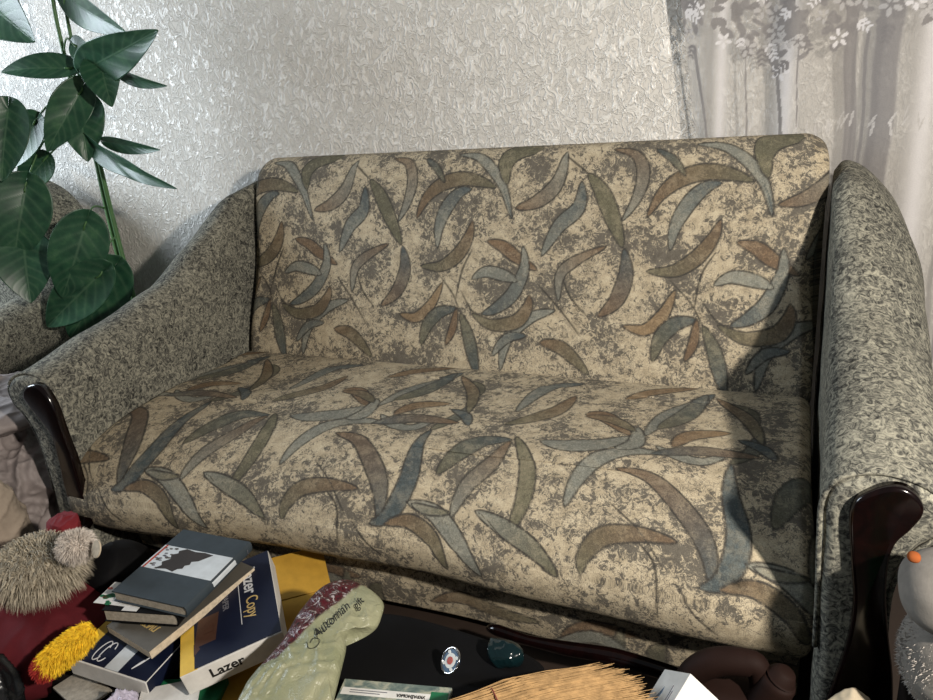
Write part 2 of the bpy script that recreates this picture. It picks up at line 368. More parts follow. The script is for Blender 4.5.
def paint(U, Vv, leaves, prof, kmax, period, shifts):
    n, m = U.shape; rgb = np.zeros((n, m, 3)); rgb[:] = R; alpha = np.zeros((n, m)); edge = np.zeros((n, m))
    us = U[:, 0]; vs = Vv[0, :]
    for pts, w, c1, c2 in leaves:
        if w == 0: continue
        h = [hit_profile(x, y, prof, kmax) for x, y in pts]
        if any(q is None for q in h): continue
        sp0 = spline(h, 28)
        mid = sp0[14]
        # width: size of a pixel across the leaf at its middle, measured on the fabric
        px, py = spline(pts, 28)[14]; d2 = np.array(spline(pts, 28)[16])-np.array(spline(pts, 28)[12]); nn = np.array([-d2[1], d2[0]])/np.linalg.norm(d2)*3
        q = hit_profile(px+nn[0], py+nn[1], prof, kmax); q2 = hit_profile(px-nn[0], py-nn[1], prof, kmax)
        if q is None or q2 is None: continue
        # component across the spine on the fabric
        dir_ = sp0[16]-sp0[12]; dir_ /= np.linalg.norm(dir_); dq = np.array(q)-np.array(q2)
        sc = abs(dq[0]*-dir_[1]+dq[1]*dir_[0])/6
        hw = min(w/3.11/2*sc*(.98 if w > 12 else .6), .030)
        for sft in shifts:
            sp = sp0+np.array([period*sft, 0])
            lo = sp.min(0)-hw-.02; hi = sp.max(0)+hw+.02
            i0, i1 = np.searchsorted(us, [lo[0], hi[0]]); j0, j1 = np.searchsorted(vs, [lo[1], hi[1]])
            if i1 <= i0 or j1 <= j0: continue
            A, Bv = U[i0:i1, j0:j1], Vv[i0:i1, j0:j1]
            bd = np.full(A.shape, 9.); bt = np.zeros(A.shape); raw = np.full(A.shape, 9.)
            for k in range(27):
                a, e = sp[k], sp[k+1]-sp[k]; L2 = e@e+1e-12
                tt = np.clip(((A-a[0])*e[0]+(Bv-a[1])*e[1])/L2, 0, 1)
                dd = np.hypot(A-a[0]-tt*e[0], Bv-a[1]-tt*e[1]); T_ = (k+tt)/27
                up = dd < raw; raw = np.where(up, dd, raw); bt = np.where(up, T_, bt)
            width = hw*np.clip(np.sin(np.pi*np.clip(bt, 0, 1)), 0, 1)**.75+.0008
            sd = raw-width
            a_ = np.clip(.5-sd/.003, 0, 1)
            near = sd < .008
            col = np.array(c1)*(1-bt[..., None])+np.array(c2)*bt[..., None]
            # silvery streaks along the blade, part of the print
            sub = rgb[i0:i1, j0:j1]; keep = near & (a_ >= alpha[i0:i1, j0:j1]*.99)
            sub[keep] = col[keep]
            alpha[i0:i1, j0:j1] = np.maximum(alpha[i0:i1, j0:j1], a_)
            ed = np.clip(1.35-np.abs(sd)/.0027, 0, 1)*(w > 12)
            inside = np.clip(-(sd+.003)/.002, 0, 1)
            edge[i0:i1, j0:j1] = np.maximum(edge[i0:i1, j0:j1]*(1-inside), ed)
    return rgb, alpha, edge

def upholstered(name, prof, r_end, leaves, kmax, shifts, step, deform, arc_n, v0=0.):
    P2, s = resample(prof, arc_n)
    dp = np.gradient(P2, axis=0); nrm = np.stack([-dp[:, 1], dp[:, 0]], 1); nrm /= np.linalg.norm(nrm, axis=1)[:, None]
    c = P2.mean(0)
    if ((P2-c)*nrm).sum() < 0: nrm = -nrm
    inner = np.arange(-HW+r_end, HW-r_end+1e-6, step)
    k = np.linspace(0, 1, 14)[1:]; ang = k*math.pi/2
    xr = HW-r_end+r_end*np.sin(ang); rr = r_end*(1-np.cos(ang))
    X = np.r_[-xr[::-1], inner, xr]; RR = np.r_[rr[::-1], np.zeros(len(inner)), rr]
    U, Vv = np.meshgrid(X, s, indexing='ij')
    rgb, al, ed = paint(U, Vv, leaves, prof, kmax, .715, shifts)
    P = np.zeros((*U.shape, 3)); P[..., 0] = U
    P[..., 1] = P2[None, :, 0]-RR[:, None]*nrm[None, :, 0]
    P[..., 2] = P2[None, :, 1]-RR[:, None]*nrm[None, :, 1]
    P = deform(P)
    uv = np.stack([U+3, Vv+v0], -1)
    col = np.concatenate([rgb, al[..., None]], -1)
    return grid(name, P-OFF, MAT['leaf_fab'], SOFA, uv, {'leaf': ('FLOAT_COLOR', col), 'edge': ('FLOAT', ed)}, cu=True, caps=True)
def def_back(P):
    z = P[..., 2]; f = 1-.024*np.exp(-((z-.72)/.12)**2)+.006*np.exp(-((z-.94)/.07)**2)-.028*np.clip((z-.985)/.08, 0, 1)**2.5
    P[..., 0] *= f
    P[..., 1] -= .006*np.sin(P[..., 0]*5+1)*np.exp(-((z-.75)/.2)**2)
    return P
def def_seat(P):
    P[..., 0] = np.where(P[..., 1] < -.45, P[..., 0]*(1+(.020+.034*(P[..., 0] < 0))*np.clip((-.45-P[..., 1])/.2, 0, 1)), P[..., 0])
    sm = np.clip((-.35-P[..., 0])/.5, 0, 1); sm = sm*sm*(3-2*sm)
    P[..., 1] -= .062*sm*np.clip((-.45-P[..., 1])/.2, 0, 1)
    x, y, z = P[..., 0], P[..., 1], P[..., 2]
    g = lambda cx, cy, sx, sy: np.exp(-((x-cx)/sx)**2-((y-cy)/sy)**2)
    top = z > .3
    P[..., 2] += np.where(top, -.016*g(-.46, -.40, .10, .05)-.008*g(-.1, -.42, .2, .03)+.007*g(.35, -.46, .3, .05)-.010*g(-.6, -.2, .25, .12)+.004*np.sin(x*9+y*6)*(y < -.1), 0)
    P[..., 1] += np.where(y < -.5, .008*np.sin(x*4.3+.5)+.003*np.sin(x*15), 0)
    P[..., 2] += np.where(y < -.55, .008*np.sin(x*5+2)*(z < .3), 0)
    return P
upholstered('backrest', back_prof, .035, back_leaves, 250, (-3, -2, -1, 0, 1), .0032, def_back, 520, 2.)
upholstered('seat_cushion', seat_prof, .032, seat_leaves, 360, (-2, -1, 0, 1), .0032, def_seat, 620, 0.)

# front panel under the seat
bx = np.arange(-.90, .9001, .006); bz = np.linspace(0, 1, 40)
Ux, Uz = np.meshgrid(bx, bz, indexing='ij'); Pb = np.zeros((*Ux.shape, 3)); Pb[..., 0] = Ux
zz = .035+Uz*.185; Pb[..., 2] = zz
Pb[..., 1] = -.590-.012*np.sin(Uz*math.pi)+.004*np.sin(Ux*11)
prof3 = np.array([(-.595, .035), (-.595, .22)])
base_leaves = [([(430,590),(460,585),(500,600),(540,608)], 40, R, G), ([(560,625),(590,612),(640,622)], 46, R, R), ([(610,650),(618,632),(622,612)], 40, Sv, G), ([(385,600),(375,580),(380,570)], 40, D, G), ([(300,575),(330,565),(360,585)], 36, Sv, Sv)]
rgb, al, ed = paint(Ux, zz, [(p, w, a, b_) for p, w, a, b_ in base_leaves], prof3, 1, .7, (-2, -1, 0, 1))
back_face = Pb.copy()[:, ::-1]; back_face[..., 1] += .04
PB = np.concatenate([Pb, back_face], 1); z4 = lambda a, b_: np.concatenate([a, b_[:, ::-1]], 1)
grid('base_panel', PB-OFF, MAT['leaf_fab'], SOFA, np.stack([z4(Ux, Ux)+9, z4(zz, zz)], -1),
     {'leaf': ('FLOAT_COLOR', np.concatenate([z4(rgb, rgb), z4(al, al)[..., None]], -1)), 'edge': ('FLOAT', z4(ed, ed))}, cu=True, caps=True)
box('base_frame', 1.78, .80, .15, MAT['black'], SOFA, z0=.03, cy=.07, bevel=.01)
tube('base_trim', [np.array(p)-OFF for p in [(.262, -.675, .103), (.29, -.685, .112), (.36, -.685, .105), (.45, -.69, .112), (.55, -.69, .120), (.66, -.69, .112), (.78, -.69, .098), (.88, -.68, .09)]],
     [.006, .013, .011, .015, .017, .016, .013, .010], MAT['wood'], SOFA, n=16, sub=60, label='dark lacquered wooden trim rail')

# armrests: cross sections (x, z) from inner foot over the top to outer foot
secs = [
 (-.715, [(.925,.03),(.918,.20),(.912,.38),(.906,.50),(.906,.575),(.930,.618),(.985,.634),(1.045,.620),(1.082,.585),(1.078,.540),(1.045,.500),(1.022,.440),(1.018,.36),(1.030,.20),(1.045,.03)]),
 (-.50, [(.925,.03),(.920,.20),(.916,.38),(.912,.52),(.912,.615),(.934,.660),(.985,.678),(1.050,.660),(1.100,.610),(1.105,.550),(1.075,.500),(1.050,.440),(1.040,.36),(1.045,.20),(1.05,.03)]),
 (-.24, [(.925,.03),(.922,.20),(.918,.38),(.914,.54),(.914,.675),(.930,.722),(.975,.742),(1.045,.715),(1.105,.650),(1.115,.580),(1.090,.500),(1.065,.440),(1.055,.36),(1.05,.20),(1.05,.03)]),
 (-.06, [(.925,.03),(.922,.20),(.918,.38),(.916,.60),(.914,.775),(.926,.825),(.965,.845),(1.035,.812),(1.100,.735),(1.122,.640),(1.105,.540),(1.080,.450),(1.065,.36),(1.055,.20),(1.05,.03)]),
 (.12, [(.925,.03),(.922,.20),(.918,.38),(.916,.66),(.914,.895),(.922,.945),(.955,.962),(1.018,.925),(1.085,.835),(1.128,.710),(1.125,.580),(1.095,.460),(1.075,.36),(1.06,.20),(1.05,.03)]),
 (.30, [(.925,.03),(.922,.20),(.918,.38),(.916,.66),(.914,.925),(.922,.975),(.950,.992),(1.010,.955),(1.080,.860),(1.125,.730),(1.125,.590),(1.095,.460),(1.075,.36),(1.06,.20),(1.05,.03)]),
]
def arm_section(y):
    ys = [s[0] for s in secs]; A = np.array([s[1] for s in secs])
    out = np.zeros(A.shape[1:]); i = int(np.clip(np.searchsorted(ys, y)-1, 0, len(ys)-2)); t = (y-ys[i])/(ys[i+1]-ys[i])
    t = t*t*(3-2*t)*.35+t*.65
    return A[i]*(1-t)+A[i+1]*t
def armrest(sx):
    rows = []
    ys = np.r_[[-.715]*5, np.linspace(-.715, .30, 60)[1:], [.30]*4]
    ins = np.r_[np.linspace(.022, 0, 6)[:5], np.zeros(59), np.linspace(0, .02, 5)[1:]]
    for k, (y, q) in enumerate(zip(ys, ins)):
        s = spline(arm_section(y), 90); d = np.gradient(s, axis=0); n = np.stack([-d[:, 1], d[:, 0]], 1); n /= np.linalg.norm(n, axis=1)[:, None]
        if n[len(n)//2][1] < 0: n = -n
        s = s-n*q; e = math.sqrt(max(0, q*(.044-q)))*.9
        yy = y-(.02-abs(q-.0)*.9)*.9 if k < 5 else y+(q*.9 if k > 63 else 0)
        if k < 5: yy = -.715-.02*math.sin((1-q/.022)*0+ (q/.022)*math.pi/2)
        wob = .004*np.array([noise.noise(Vector((a*9, y*7, b_*9+sx))) for a, b_ in s])
        s = s+n*wob[:, None]
        rows.append(np.stack([sx*s[:, 0], np.full(len(s), yy), s[:, 1]], 1))
    P = np.array(rows); P = P if sx < 0 else P[:, ::-1]
    a = grid('armrest', P-OFF, MAT['speck'], SOFA, cu=True, caps=True)
    pr_ = [(862,494),(885,486),(905,487),(920,498),(923,513),(910,529),(895,543),(888,565),(886,600),(889,640),(893,680)]
    pl = [(838,668),(848,636),(853,600),(851,560),(849,520),(853,503)]
    w = [at(*p, y=-.745) for p in pr_]; w = [(p[0], p[2]) for p in w]+[(1.045, .14), (1.045, .035), (.93, .035), (.935, .14)]+[(p[0], p[2]) for p in [at(*p, y=-.745) for p in pl]]
    if sx < 0:
        w = [at(*p, y=-.745) for p in [(28,386),(37,384),(46,391),(55,406),(64,431),(70,447),(75,460),(84,490),(96,516)]]
        w = [(-p[0], p[2]) for p in w]+[(.915, .15), (.91, .035), (1.0, .035), (.99, .15)]+[(-p[0], p[2]) for p in [at(*p, y=-.745) for p in [(78,520),(68,492),(61,462),(54,436),(44,421),(33,408),(25,396)]]]
    w = spline(w, 70, True)
    o = prism('front_panel', [(sx*x, z) for x, z in w], .022, MAT['wood'], a, bevel=.007, label='dark lacquered wooden front panel')
    o.data.transform(Matrix(((1, 0, 0, 0), (0, 0, -1, -.732-OFF[1]), (0, 1, 0, 0), (0, 0, 0, 1))))
    o.data.polygons.foreach_set('use_smooth', [True]*len(o.data.polygons))
    # piping that runs round the front face
    s = spline(arm_section(-.715), 80)[8:72]
    tube('piping', [(sx*x, -.722-OFF[1], z) for x, z in s], .0045, MAT['speck'], a, n=8)
    return a
armrest(-1); armrest(1)

# ------------------------------------------------------------------ curtain
cx = np.arange(.50, 1.70, .003); cz = np.arange(.06, 2.0, .003)
CX, CZ = np.meshgrid(cx, cz, indexing='ij')
den = np.zeros(CX.shape); ton = np.zeros((*CX.shape, 3)); ton[:] = (.24, .23, .235)
def dab(x, z, a, b_, rot, val, tone=None):
    i0, i1 = np.searchsorted(cx, [x-a-b_, x+a+b_]); j0, j1 = np.searchsorted(cz, [z-a-b_, z+a+b_])
    if i1 <= i0 or j1 <= j0: return
    X, Z = CX[i0:i1, j0:j1]-x, CZ[i0:i1, j0:j1]-z; c, s = math.cos(rot), math.sin(rot)
    q = np.hypot((X*c+Z*s)/a, (-X*s+Z*c)/b_); m_ = np.clip((1.15-q)/.3, 0, 1)
    den[i0:i1, j0:j1] = den[i0:i1, j0:j1]*(1-m_)+val*m_
    if tone: ton[i0:i1, j0:j1] = np.where(m_[..., None] > .3, np.array(tone), ton[i0:i1, j0:j1])
GR = (.24, .23, .235); WH = (.80, .79, .81)
for bx_, bw in ((.615, .016), (.785, .022), (1.12, .03)):
    mk = np.exp(-((CX-bx_)/bw)**2)*.75; den = np.maximum(den, mk); ton[mk > .05] = WH
trunks = [(.510, .565, .013), (.675, .685, .005), (.745, .775, .010), (.81, .815, .005), (.925, .950, .032), (.972, .978, .010), (1.022, 1.02, .060), (1.19, 1.20, .012), (1.30, 1.33, .03), (1.45, 1.47, .02), (1.6, 1.62, .03)]
for x0, x1, w in trunks:
    for k in range(240):
        z = 2.35-k*.0095
        if z < 1.30 or w > .02:
            dab(x0+(1.45-z)/.4*(x1-x0)+.003*math.sin(k*.2), z, w/2, .012, 0, .85, GR)
def sprig(x, z, a0, L, tone):
    n = int(L/.012)
    for q in range(n):
        xx, zz = x+q*.012*math.cos(a0), z+q*.012*math.sin(a0); s_ = .011*(1-.4*q/n)
        dab(xx+s_*.7*math.cos(a0+1.1), zz+s_*.7*math.sin(a0+1.1), s_, s_*.42, a0+.9, .95, tone)
        dab(xx+s_*.7*math.cos(a0-1.1), zz+s_*.7*math.sin(a0-1.1), s_, s_*.42, a0-.9, .95, tone)
for xc, zc_, rw, rh in ((.52, 1.40, .04, .12), (.60, 1.46, .07, .14), (.70, 1.38, .06, .11), (.78, 1.30, .05, .08), (.80, 1.45, .08, .14), (.90, 1.40, .04, .14), (.99, 1.42, .06, .14), (1.10, 1.45, .06, .15), (1.22, 1.38, .07, .13), (1.35, 1.42, .09, .15), (1.5, 1.4, .1, .15)):
    for k in range(26):
        a = random.uniform(0, 6.28); r_ = math.sqrt(random.random())
        dab(xc+rw*r_*math.cos(a), zc_+rh*r_*math.sin(a), random.uniform(.012, .024), random.uniform(.006, .012), random.uniform(0, 3), .85, GR)
    for k in range(9):
        a = random.uniform(0, 6.28); r_ = random.random()**.5*1.1; x, z = xc+rw*r_*math.cos(a), zc_+rh*r_*math.sin(a)
        if random.random() < .5:
            rr = random.uniform(.012, .018)
            for q in range(5): dab(x+rr*math.cos(q*1.257+k), z+rr*math.sin(q*1.257+k), rr*.62, rr*.34, q*1.257+k, .95, WH if k % 3 == 0 else (.52, .51, .51))
        else: sprig(x, z, random.uniform(-2.6, -.6), random.uniform(.03, .06), WH if k % 3 == 0 else GR)
for k in range(60):
    x = .6+random.random()*1.1; dab(x, 1.05+random.random()*.05, .0025, .018, random.uniform(-.6, .6), .35, WH)
fold = .022*np.sin(CX*21+1.2*np.sin(CX*7)+.3*CZ)+.007*np.sin(CX*43+2*np.sin(CX*9)+1)
edge_x = CX+np.where(CX < .6, (1.45-CZ)*.13*(1-(CX-.5)/.1), 0)
PC = np.stack([edge_x, .415+fold*(.75+.25*CZ), CZ], -1)
grid('curtain', PC, MAT['curtain'], None, np.stack([CX, CZ], -1), {'print': ('FLOAT_COLOR', np.concatenate([ton, den[..., None]], -1))},
     label='sheer white curtain woven with trees and flowers hanging behind the right armrest', cat='curtain')

# ------------------------------------------------------------------ artificial plant
PL = thing('artificial_plant', 'tall artificial plant with large dark green leaves standing left of the sofa', 'plant', (-1.60, .18, 0))
def pt(px, py, y=.16): return at(px, py, y=y)
PO = np.array([-1.60, .18, 0])
def pmesh(name, V, Fc, mat, **k): return mesh(name, [np.array(v)-PO for v in V], Fc, mat, PL, **k)
st1 = [pt(48, -60), pt(53, 0), pt(62, 45), pt(73, 88), pt(84, 120), pt(95, 155), pt(106, 205), pt(118, 255), pt(128, 295), np.array([-1.60, .16, .35]), np.array([-1.6, .17, .15])]
st2 = [pt(60, -60, .12), pt(66, 10, .12), pt(76, 60, .13), pt(86, 105, .13), pt(99, 160, .13), pt(112, 215, .14), pt(126, 270, .14), pt(134, 300, .14), np.array([-1.585, .15, .35]), np.array([-1.59, .17, .15])]
for st, r_ in ((st1, .0085), (st2, .0075)):
    V, Fc = tube_vf(spline(st, 60), list(np.linspace(r_*.7, r_*1.5, 60)), 10); pmesh('stem', V, Fc, MAT['stem'])
pot = []
for r_, z in ((.085, 0), (.09, .01), (.12, .2), (.128, .2), (.128, .225), (.115, .225), (.11, .19), (.01, .185)):
    pot.append([(r_*math.cos(t), r_*math.sin(t), z) for t in np.linspace(0, 2*math.pi, 33)[:-1]])
grid('pot', np.array(pot), MAT['pot'], PL, cu=True, caps=True)
def plant_leaf(b_, t_, wpx, yb=.1, yt=.02, roll=0., sag=.03, fold=.25, heart=True, stem_from=None, wave=.0):
    b3, t3 = at(*b_, y=yb), at(*t_, y=yt)
    scale = np.linalg.norm(at(b_[0]+10, b_[1], y=(yb+yt)/2)-at(b_[0], b_[1], y=(yb+yt)/2))/10
    W = wpx*scale/2*.84; ax = t3-b3; L = np.linalg.norm(ax); ax /= L
    view = (b3+t3)/2-CAM; view /= np.linalg.norm(view)
    side = np.cross(ax, view); side /= np.linalg.norm(side); nor = np.cross(side, ax)
    if nor@view > 0: nor = -nor
    c, s = math.cos(roll), math.sin(roll); side, nor = side*c+nor*s, nor*c-side*s
    n, m = 64, 33; P = np.zeros((n, m, 3)); vein = np.zeros((n, m))
    for i in range(n):
        t = i/(n-1)
        w = W*(math.sin(math.pi*min(1, t**.62))**.8 if heart else math.sin(math.pi*t)**.8)+.0005
        for j in range(m):
            u = -1+2*j/(m-1)
            tb = t-(.16*abs(u)**1.5*(1-t)**3 if heart else 0)
            p = b3+ax*L*(tb)+side*w*u+nor*(sag*math.sin(math.pi*t)+fold*w*(abs(u)**1.3-.4)+wave*w*math.sin(t*14+u*3)*abs(u))
            P[i, j] = p-PO
            sv = abs(math.sin((t*7.5-abs(u)*1.9+.15*math.sin(t*9+u))*math.pi)); vein[i, j] = max(1 if j == m//2 else 0, (1-sv)**2.2*.8*(1-abs(u)*.4))
    o = grid('leaf', P, MAT['leaf'], PL, attrs={'vein': ('FLOAT', vein)})
    md = o.modifiers.new('thickness', 'SOLIDIFY'); md.thickness = .0012
    if stem_from:
        s3 = pt(*stem_from, .15); mid = (s3+b3)/2+np.array([0, 0, .03])
        V, Fc = tube_vf(spline([s3, mid, b3, b3+ax*L*.1+nor*.002], 14), .0035, 8); pmesh('leaf_stalk', V, Fc, MAT['stem'])
LV = [((-28,-12),(35,42),52,.05,-.02,.2,.02,.2,None,0),((64,-6),(128,34),30,.12,.02,.6,.02,.3,(56,-5),.0),((88,68),(158,30),36,.05,-.05,.1,.015,.2,(70,75),.05),
 ((100,60),(112,107),34,.06,.0,.2,.02,.35,(72,80),0),((112,66),(167,86),17,.08,.02,.9,.02,.3,(72,75),0),((72,68),(1,72),24,.10,.0,.5,.02,.35,(72,78),0),
 ((82,88),(47,152),33,.06,-.04,.1,.02,.35,(76,90),.05),((78,98),(88,162),40,.12,.06,.1,.02,.3,(80,105),.1),((86,140),(177,189),20,.10,.0,.7,.03,.3,(96,150),.12),
 ((8,108),(2,182),40,-.02,-.1,.3,.02,.3,None,0),((36,120),(12,168),32,.05,.0,.5,.02,.3,(74,100),0),
 ((26,184),(14,262),46,-.02,-.08,.1,.03,.2,(60,125),0),((23,240),(31,303),46,-.05,-.12,.2,.02,.2,None,0),((86,222),(62,298),46,.0,-.06,-.1,.03,.2,(104,208),0),
 ((102,272),(47,327),40,.0,-.05,.1,.02,.25,(118,235),0),((114,268),(70,338),50,.08,.0,.0,.02,.3,(122,262),0),((74,45),(101,62),20,.08,.04,.3,.01,.3,(64,50),0),
 ((108,142),(160,150),14,.1,.05,.5,.01,.3,None,0),((46,158),(20,190),26,.06,.02,.2,.01,.3,(90,140),0)]
for b_, t_, w, yb, yt, roll, sag, fo, sf, wv in LV: plant_leaf(b_, t_, w, yb, yt, roll, sag, fo, True, sf, wv)

# ------------------------------------------------------------------ armchair behind the plant
AC = thing('armchair', 'speckled grey armchair half hidden behind the artificial plant', 'armchair', (-2.32, -.06, 0))
def soft_box(name, w, l, h, r, mat, parent, loc, rot=(0, 0, 0), dome=0.):
    V, Fc = box_vf(w, l, h, r, 0); V = [(x, y, z+dome*(1-(2*x/w)**2)*(1-(2*y/l)**2)*(z > h*.5)) for x, y, z in V]
    o = mesh(name, V, Fc, mat, parent); o.location = loc; o.rotation_euler = rot
    md = o.modifiers.new('sub', 'SUBSURF'); md.levels = 1; md.render_levels = 2; return o
bo = []
for k, y in enumerate((.10, .085, .0, -.10, -.13)):
    q = (.93, 1, 1, .97, .9)[k]
    ol = spline([(-.34, .10), (-.40, .35), (-.42, .70), (-.36, .93), (-.15, 1.03), (.15, 1.03), (.36, .93), (.44, .70), (.42, .35), (.34, .10)], 60)
    bo.append([(x*q, y+.30, .5+(z-.5)*q) for x, z in ol])
grid('backrest', np.array(bo), MAT['speck_chair'], AC, cu=True, caps=True)
soft_box('seat_cushion', .52, .60, .16, .05, MAT['speck_chair'], AC, (0, -.14, .27), dome=.02)
for sx in (-1, 1):
    rows = []
    for y, h in ((-.44, .48), (-.42, .52), (-.2, .55), (.05, .60), (.2, .66), (.24, .60)):
        s = spline([(.27, .04), (.27, .3), (.27, h-.06), (.31, h), (.37, h), (.43, h-.05), (.42, h-.14), (.37, .3), (.37, .04)], 50)
        f = .9 if y in (-.44, .24) else 1
        rows.append([(sx*(.33+(x-.33)*f), y, z) for x, z in s])
    P = np.array(rows); P = np.stack([spline(P[:, j], 24) for j in range(P.shape[1])], 1)
    a = grid('armrest', P, MAT['speck_chair'], AC, cu=True, caps=True)
box('base_frame', .56, .66, .24, MAT['black'], AC, z0=.03, cy=-.1, bevel=.01)

# ------------------------------------------------------------------ soft heaps
def ridged(p, k, seed):
    w1 = noise.noise(p*.5+Vector((seed, 0, 3))); w2 = noise.noise(p*.9+Vector((0, seed, 1)))
    a = 1-abs(math.sin(p.x*k*.55+p.z*k*.35+w1*4+seed)); b = 1-abs(math.sin(p.y*k*.5-p.z*k*.3+p.x*k*.2+w2*4))
    return a**2.2*.8+b**2.2*.6+w1*.5+.25*(1-abs(noise.noise(p*k*.6)))**5
def blob(name, c, rad, mat, parent=None, amp=.02, k=4., seed=1., pw=2.4, rot=0, n=120, m=80, flat=True, fn=None, **kw):
    P = np.zeros((m, n, 3)); c = np.array(c, float)
    cr, sr = math.cos(rot), math.sin(rot)
    for i in range(m):
        th = math.pi*(.003+.994*i/(m-1))
        for j in range(n):
            ph = 2*math.pi*j/n
            e = 2/pw; sg = lambda v: math.copysign(abs(v)**e, v)
            d = Vector((sg(math.sin(th)*math.cos(ph)), sg(math.sin(th)*math.sin(ph)), sg(math.cos(th))))
            q = Vector((d.x*rad[0], d.y*rad[1], d.z*rad[2]))
            nn = d.normalized(); f = (fn or (lambda p: ridged(p*4, k, seed)))(q)
            q = q+nn*amp*f
            x, y = q.x*cr-q.y*sr, q.x*sr+q.y*cr
            P[i, j] = (x, y, max(q.z, -c[2]+.002+0) if flat else q.z)
    o = grid(name, P, mat, parent, cu=True, caps=True, **kw); o.location = tuple(c); return o
def fur_vf(c, rad, n, length, w=.0016, up=.25, cover=None, seed=0, comb=(0, 0, 0)):
    rg = np.random.default_rng(seed); V = []; Fc = []
    for _ in range(n):
        d = rg.normal(size=3); d /= np.linalg.norm(d)
        if cover is not None and not cover(d): continue
        p = np.array(c)+d*np.array(rad)*.93; nr = d/np.array(rad); nr /= np.linalg.norm(nr)
        g = nr+rg.normal(size=3)*.35+np.array(comb); g /= np.linalg.norm(g); L = length*rg.uniform(.5, 1.1)
        sd = np.cross(g, rg.normal(size=3)); sd /= np.linalg.norm(sd)
        p1 = p+g*L*.5; p2 = p+g*L*.85-np.array([0, 0, L*up]); b0 = len(V)
        V += [p-sd*w, p+sd*w, p1-sd*w*.8, p1+sd*w*.8, p2]; Fc += [(b0, b0+1, b0+3, b0+2), (b0+2, b0+3, b0+4)]
    return V, Fc

# clothes heaped left of the sofa arm
blob('clothes_heap', (-1.37, -.60, .20), (.25, .24, .17), MAT['cloth'], amp=.045, k=15., seed=3.3, n=240, m=160,
     label='heap of crumpled mauve grey clothes left of the sofa armrest', cat='clothes')
blob('jacket', (-1.42, -.58, .435), (.26, .20, .035), MAT['cloth'], amp=.016, k=9., seed=8.3, rot=-.5, n=160, m=100, flat=False,
     label='smooth mauve grey jacket thrown over the top of the clothes heap', cat='clothes')
q = at(2, 505, y=-.85)
blob('beige_scarf', (q[0]-.06, -.85, .19), (.06, .07, .18), MAT['cloth2'], amp=.014, k=16, seed=5, n=160, m=110, label='crumpled pale beige scarf at left edge in front of the clothes heap', cat='scarf')
blob('red_coat', (-.82, -1.02, .115), (.25, .19, .115), MAT['red'], amp=.014, k=8., seed=2.2, n=140, m=90, label='dark red coat folded on the floor behind the yellow plush toy', cat='coat')
FH = thing('fur_hat', 'fluffy grey beige fur hat lying on the dark red coat', 'hat', tuple(at(38, 565, y=-1.0)))
fc = (0, 0, 0)
blob('hat_body', fc, (.085, .075, .045), MAT['fur'], FH, amp=.008, flat=False, n=60, m=40)
V, Fc = fur_vf(fc, (.088, .078, .048), 8000, .050, .0011, .35, seed=1, comb=(.1, -.25, -.1)); mesh('fur', V, Fc, MAT['fur'], FH)
PT = thing('pompom', 'white fluffy pompom with a round tag beside the grey fur hat', 'pompom', tuple(at(76, 545, y=-.99)))
blob('core', (0, 0, 0), (.030, .026, .024), MAT['furp'], PT, amp=.004, flat=False, n=40, m=30)
V, Fc = fur_vf((0, 0, 0), (.034, .03, .026), 3000, .024, .0009, .2, seed=4); mesh('fur', V, Fc, MAT['furp'], PT)
tg = prism('round_tag', [(.019*math.cos(t), .019*math.sin(t)) for t in np.linspace(0, 2*math.pi, 33)[:-1]], .003, MAT['pages'], PT, bevel=.001)
tg.location = Vector(tuple(at(97, 549, y=-1.0)-at(76, 545, y=-.99))); tg.rotation_euler = (1.1, 0, -.3)
q = at(66, 527, y=-.90); blob('red_glove', tuple(q), (.032, .028, .028), MAT['redbright'], amp=.014, k=24, flat=False, n=60, m=40, label='small red glove poking out behind the white pompom', cat='glove')
q = at(113, 548, y=-.86); blob('black_filler', (q[0], -.86, .14), (.075, .09, .115), MAT['black'], amp=.012, k=6, n=90, m=60, label='added matt black lump under the left end of the sofa seat', cat='filler')  # added black lump, fills the dark void beneath the seat end
# black bag in the corner
q = at(8, 675, y=-1.15)
blob('black_bag', (-.70, -1.26, .115), (.125, .085, .112), MAT['blackplastic'], amp=.018, k=14, seed=6, n=120, m=80, pw=3.2, label='crumpled black plastic bag in the bottom left corner', cat='bag')
# yellow plush tail with red end
a0, a1 = at(43, 668, z=.20), at(90, 630, z=.245)
YT = thing('plush_toy', 'bright yellow shaggy plush toy with a red tip left of the paper packs', 'soft toy', tuple((a0+a1)/2))
dv = (a1-a0)/2; 
def yell(seed, nn, mat, t0, t1, rr, name):
    V = []; Fc = []; rg = np.random.default_rng(seed)
    for k in range(nn):
        t = rg.uniform(t0, t1); c = dv*t; fr = rr*(1-.35*max(0, abs(t))**3)
        d = rg.normal(size=3); d -= (d@dv)/(dv@dv)*dv; d /= np.linalg.norm(d)
        p = c+d*fr*.9; g = d-dv/np.linalg.norm(dv)*.7+rg.normal(size=3)*.3; g /= np.linalg.norm(g); L = rg.uniform(.008, .017)
        sd = np.cross(g, rg.normal(size=3)); sd /= np.linalg.norm(sd); w = .0010; b0 = len(V)
        V += [p-sd*w, p+sd*w, p+g*L*.5-sd*w, p+g*L*.5+sd*w, p+g*L-np.array([0, 0, .004])]; Fc += [(b0, b0+1, b0+3, b0+2), (b0+2, b0+3, b0+4)]
    mesh(name, V, Fc, mat, YT)
tube('body', [-dv*1.05, -dv*.9, -dv*.3, dv*.3, dv*.9, dv*1.1], [.010, .020, .025, .023, .020, .01], MAT['fury'], YT, n=20, sub=30)
yell(1, 6000, MAT['fury'], -.95, 1.15, .025, 'plush'); yell(2, 2600, MAT['furred'], -1.22, -.86, .026, 'red_tip')

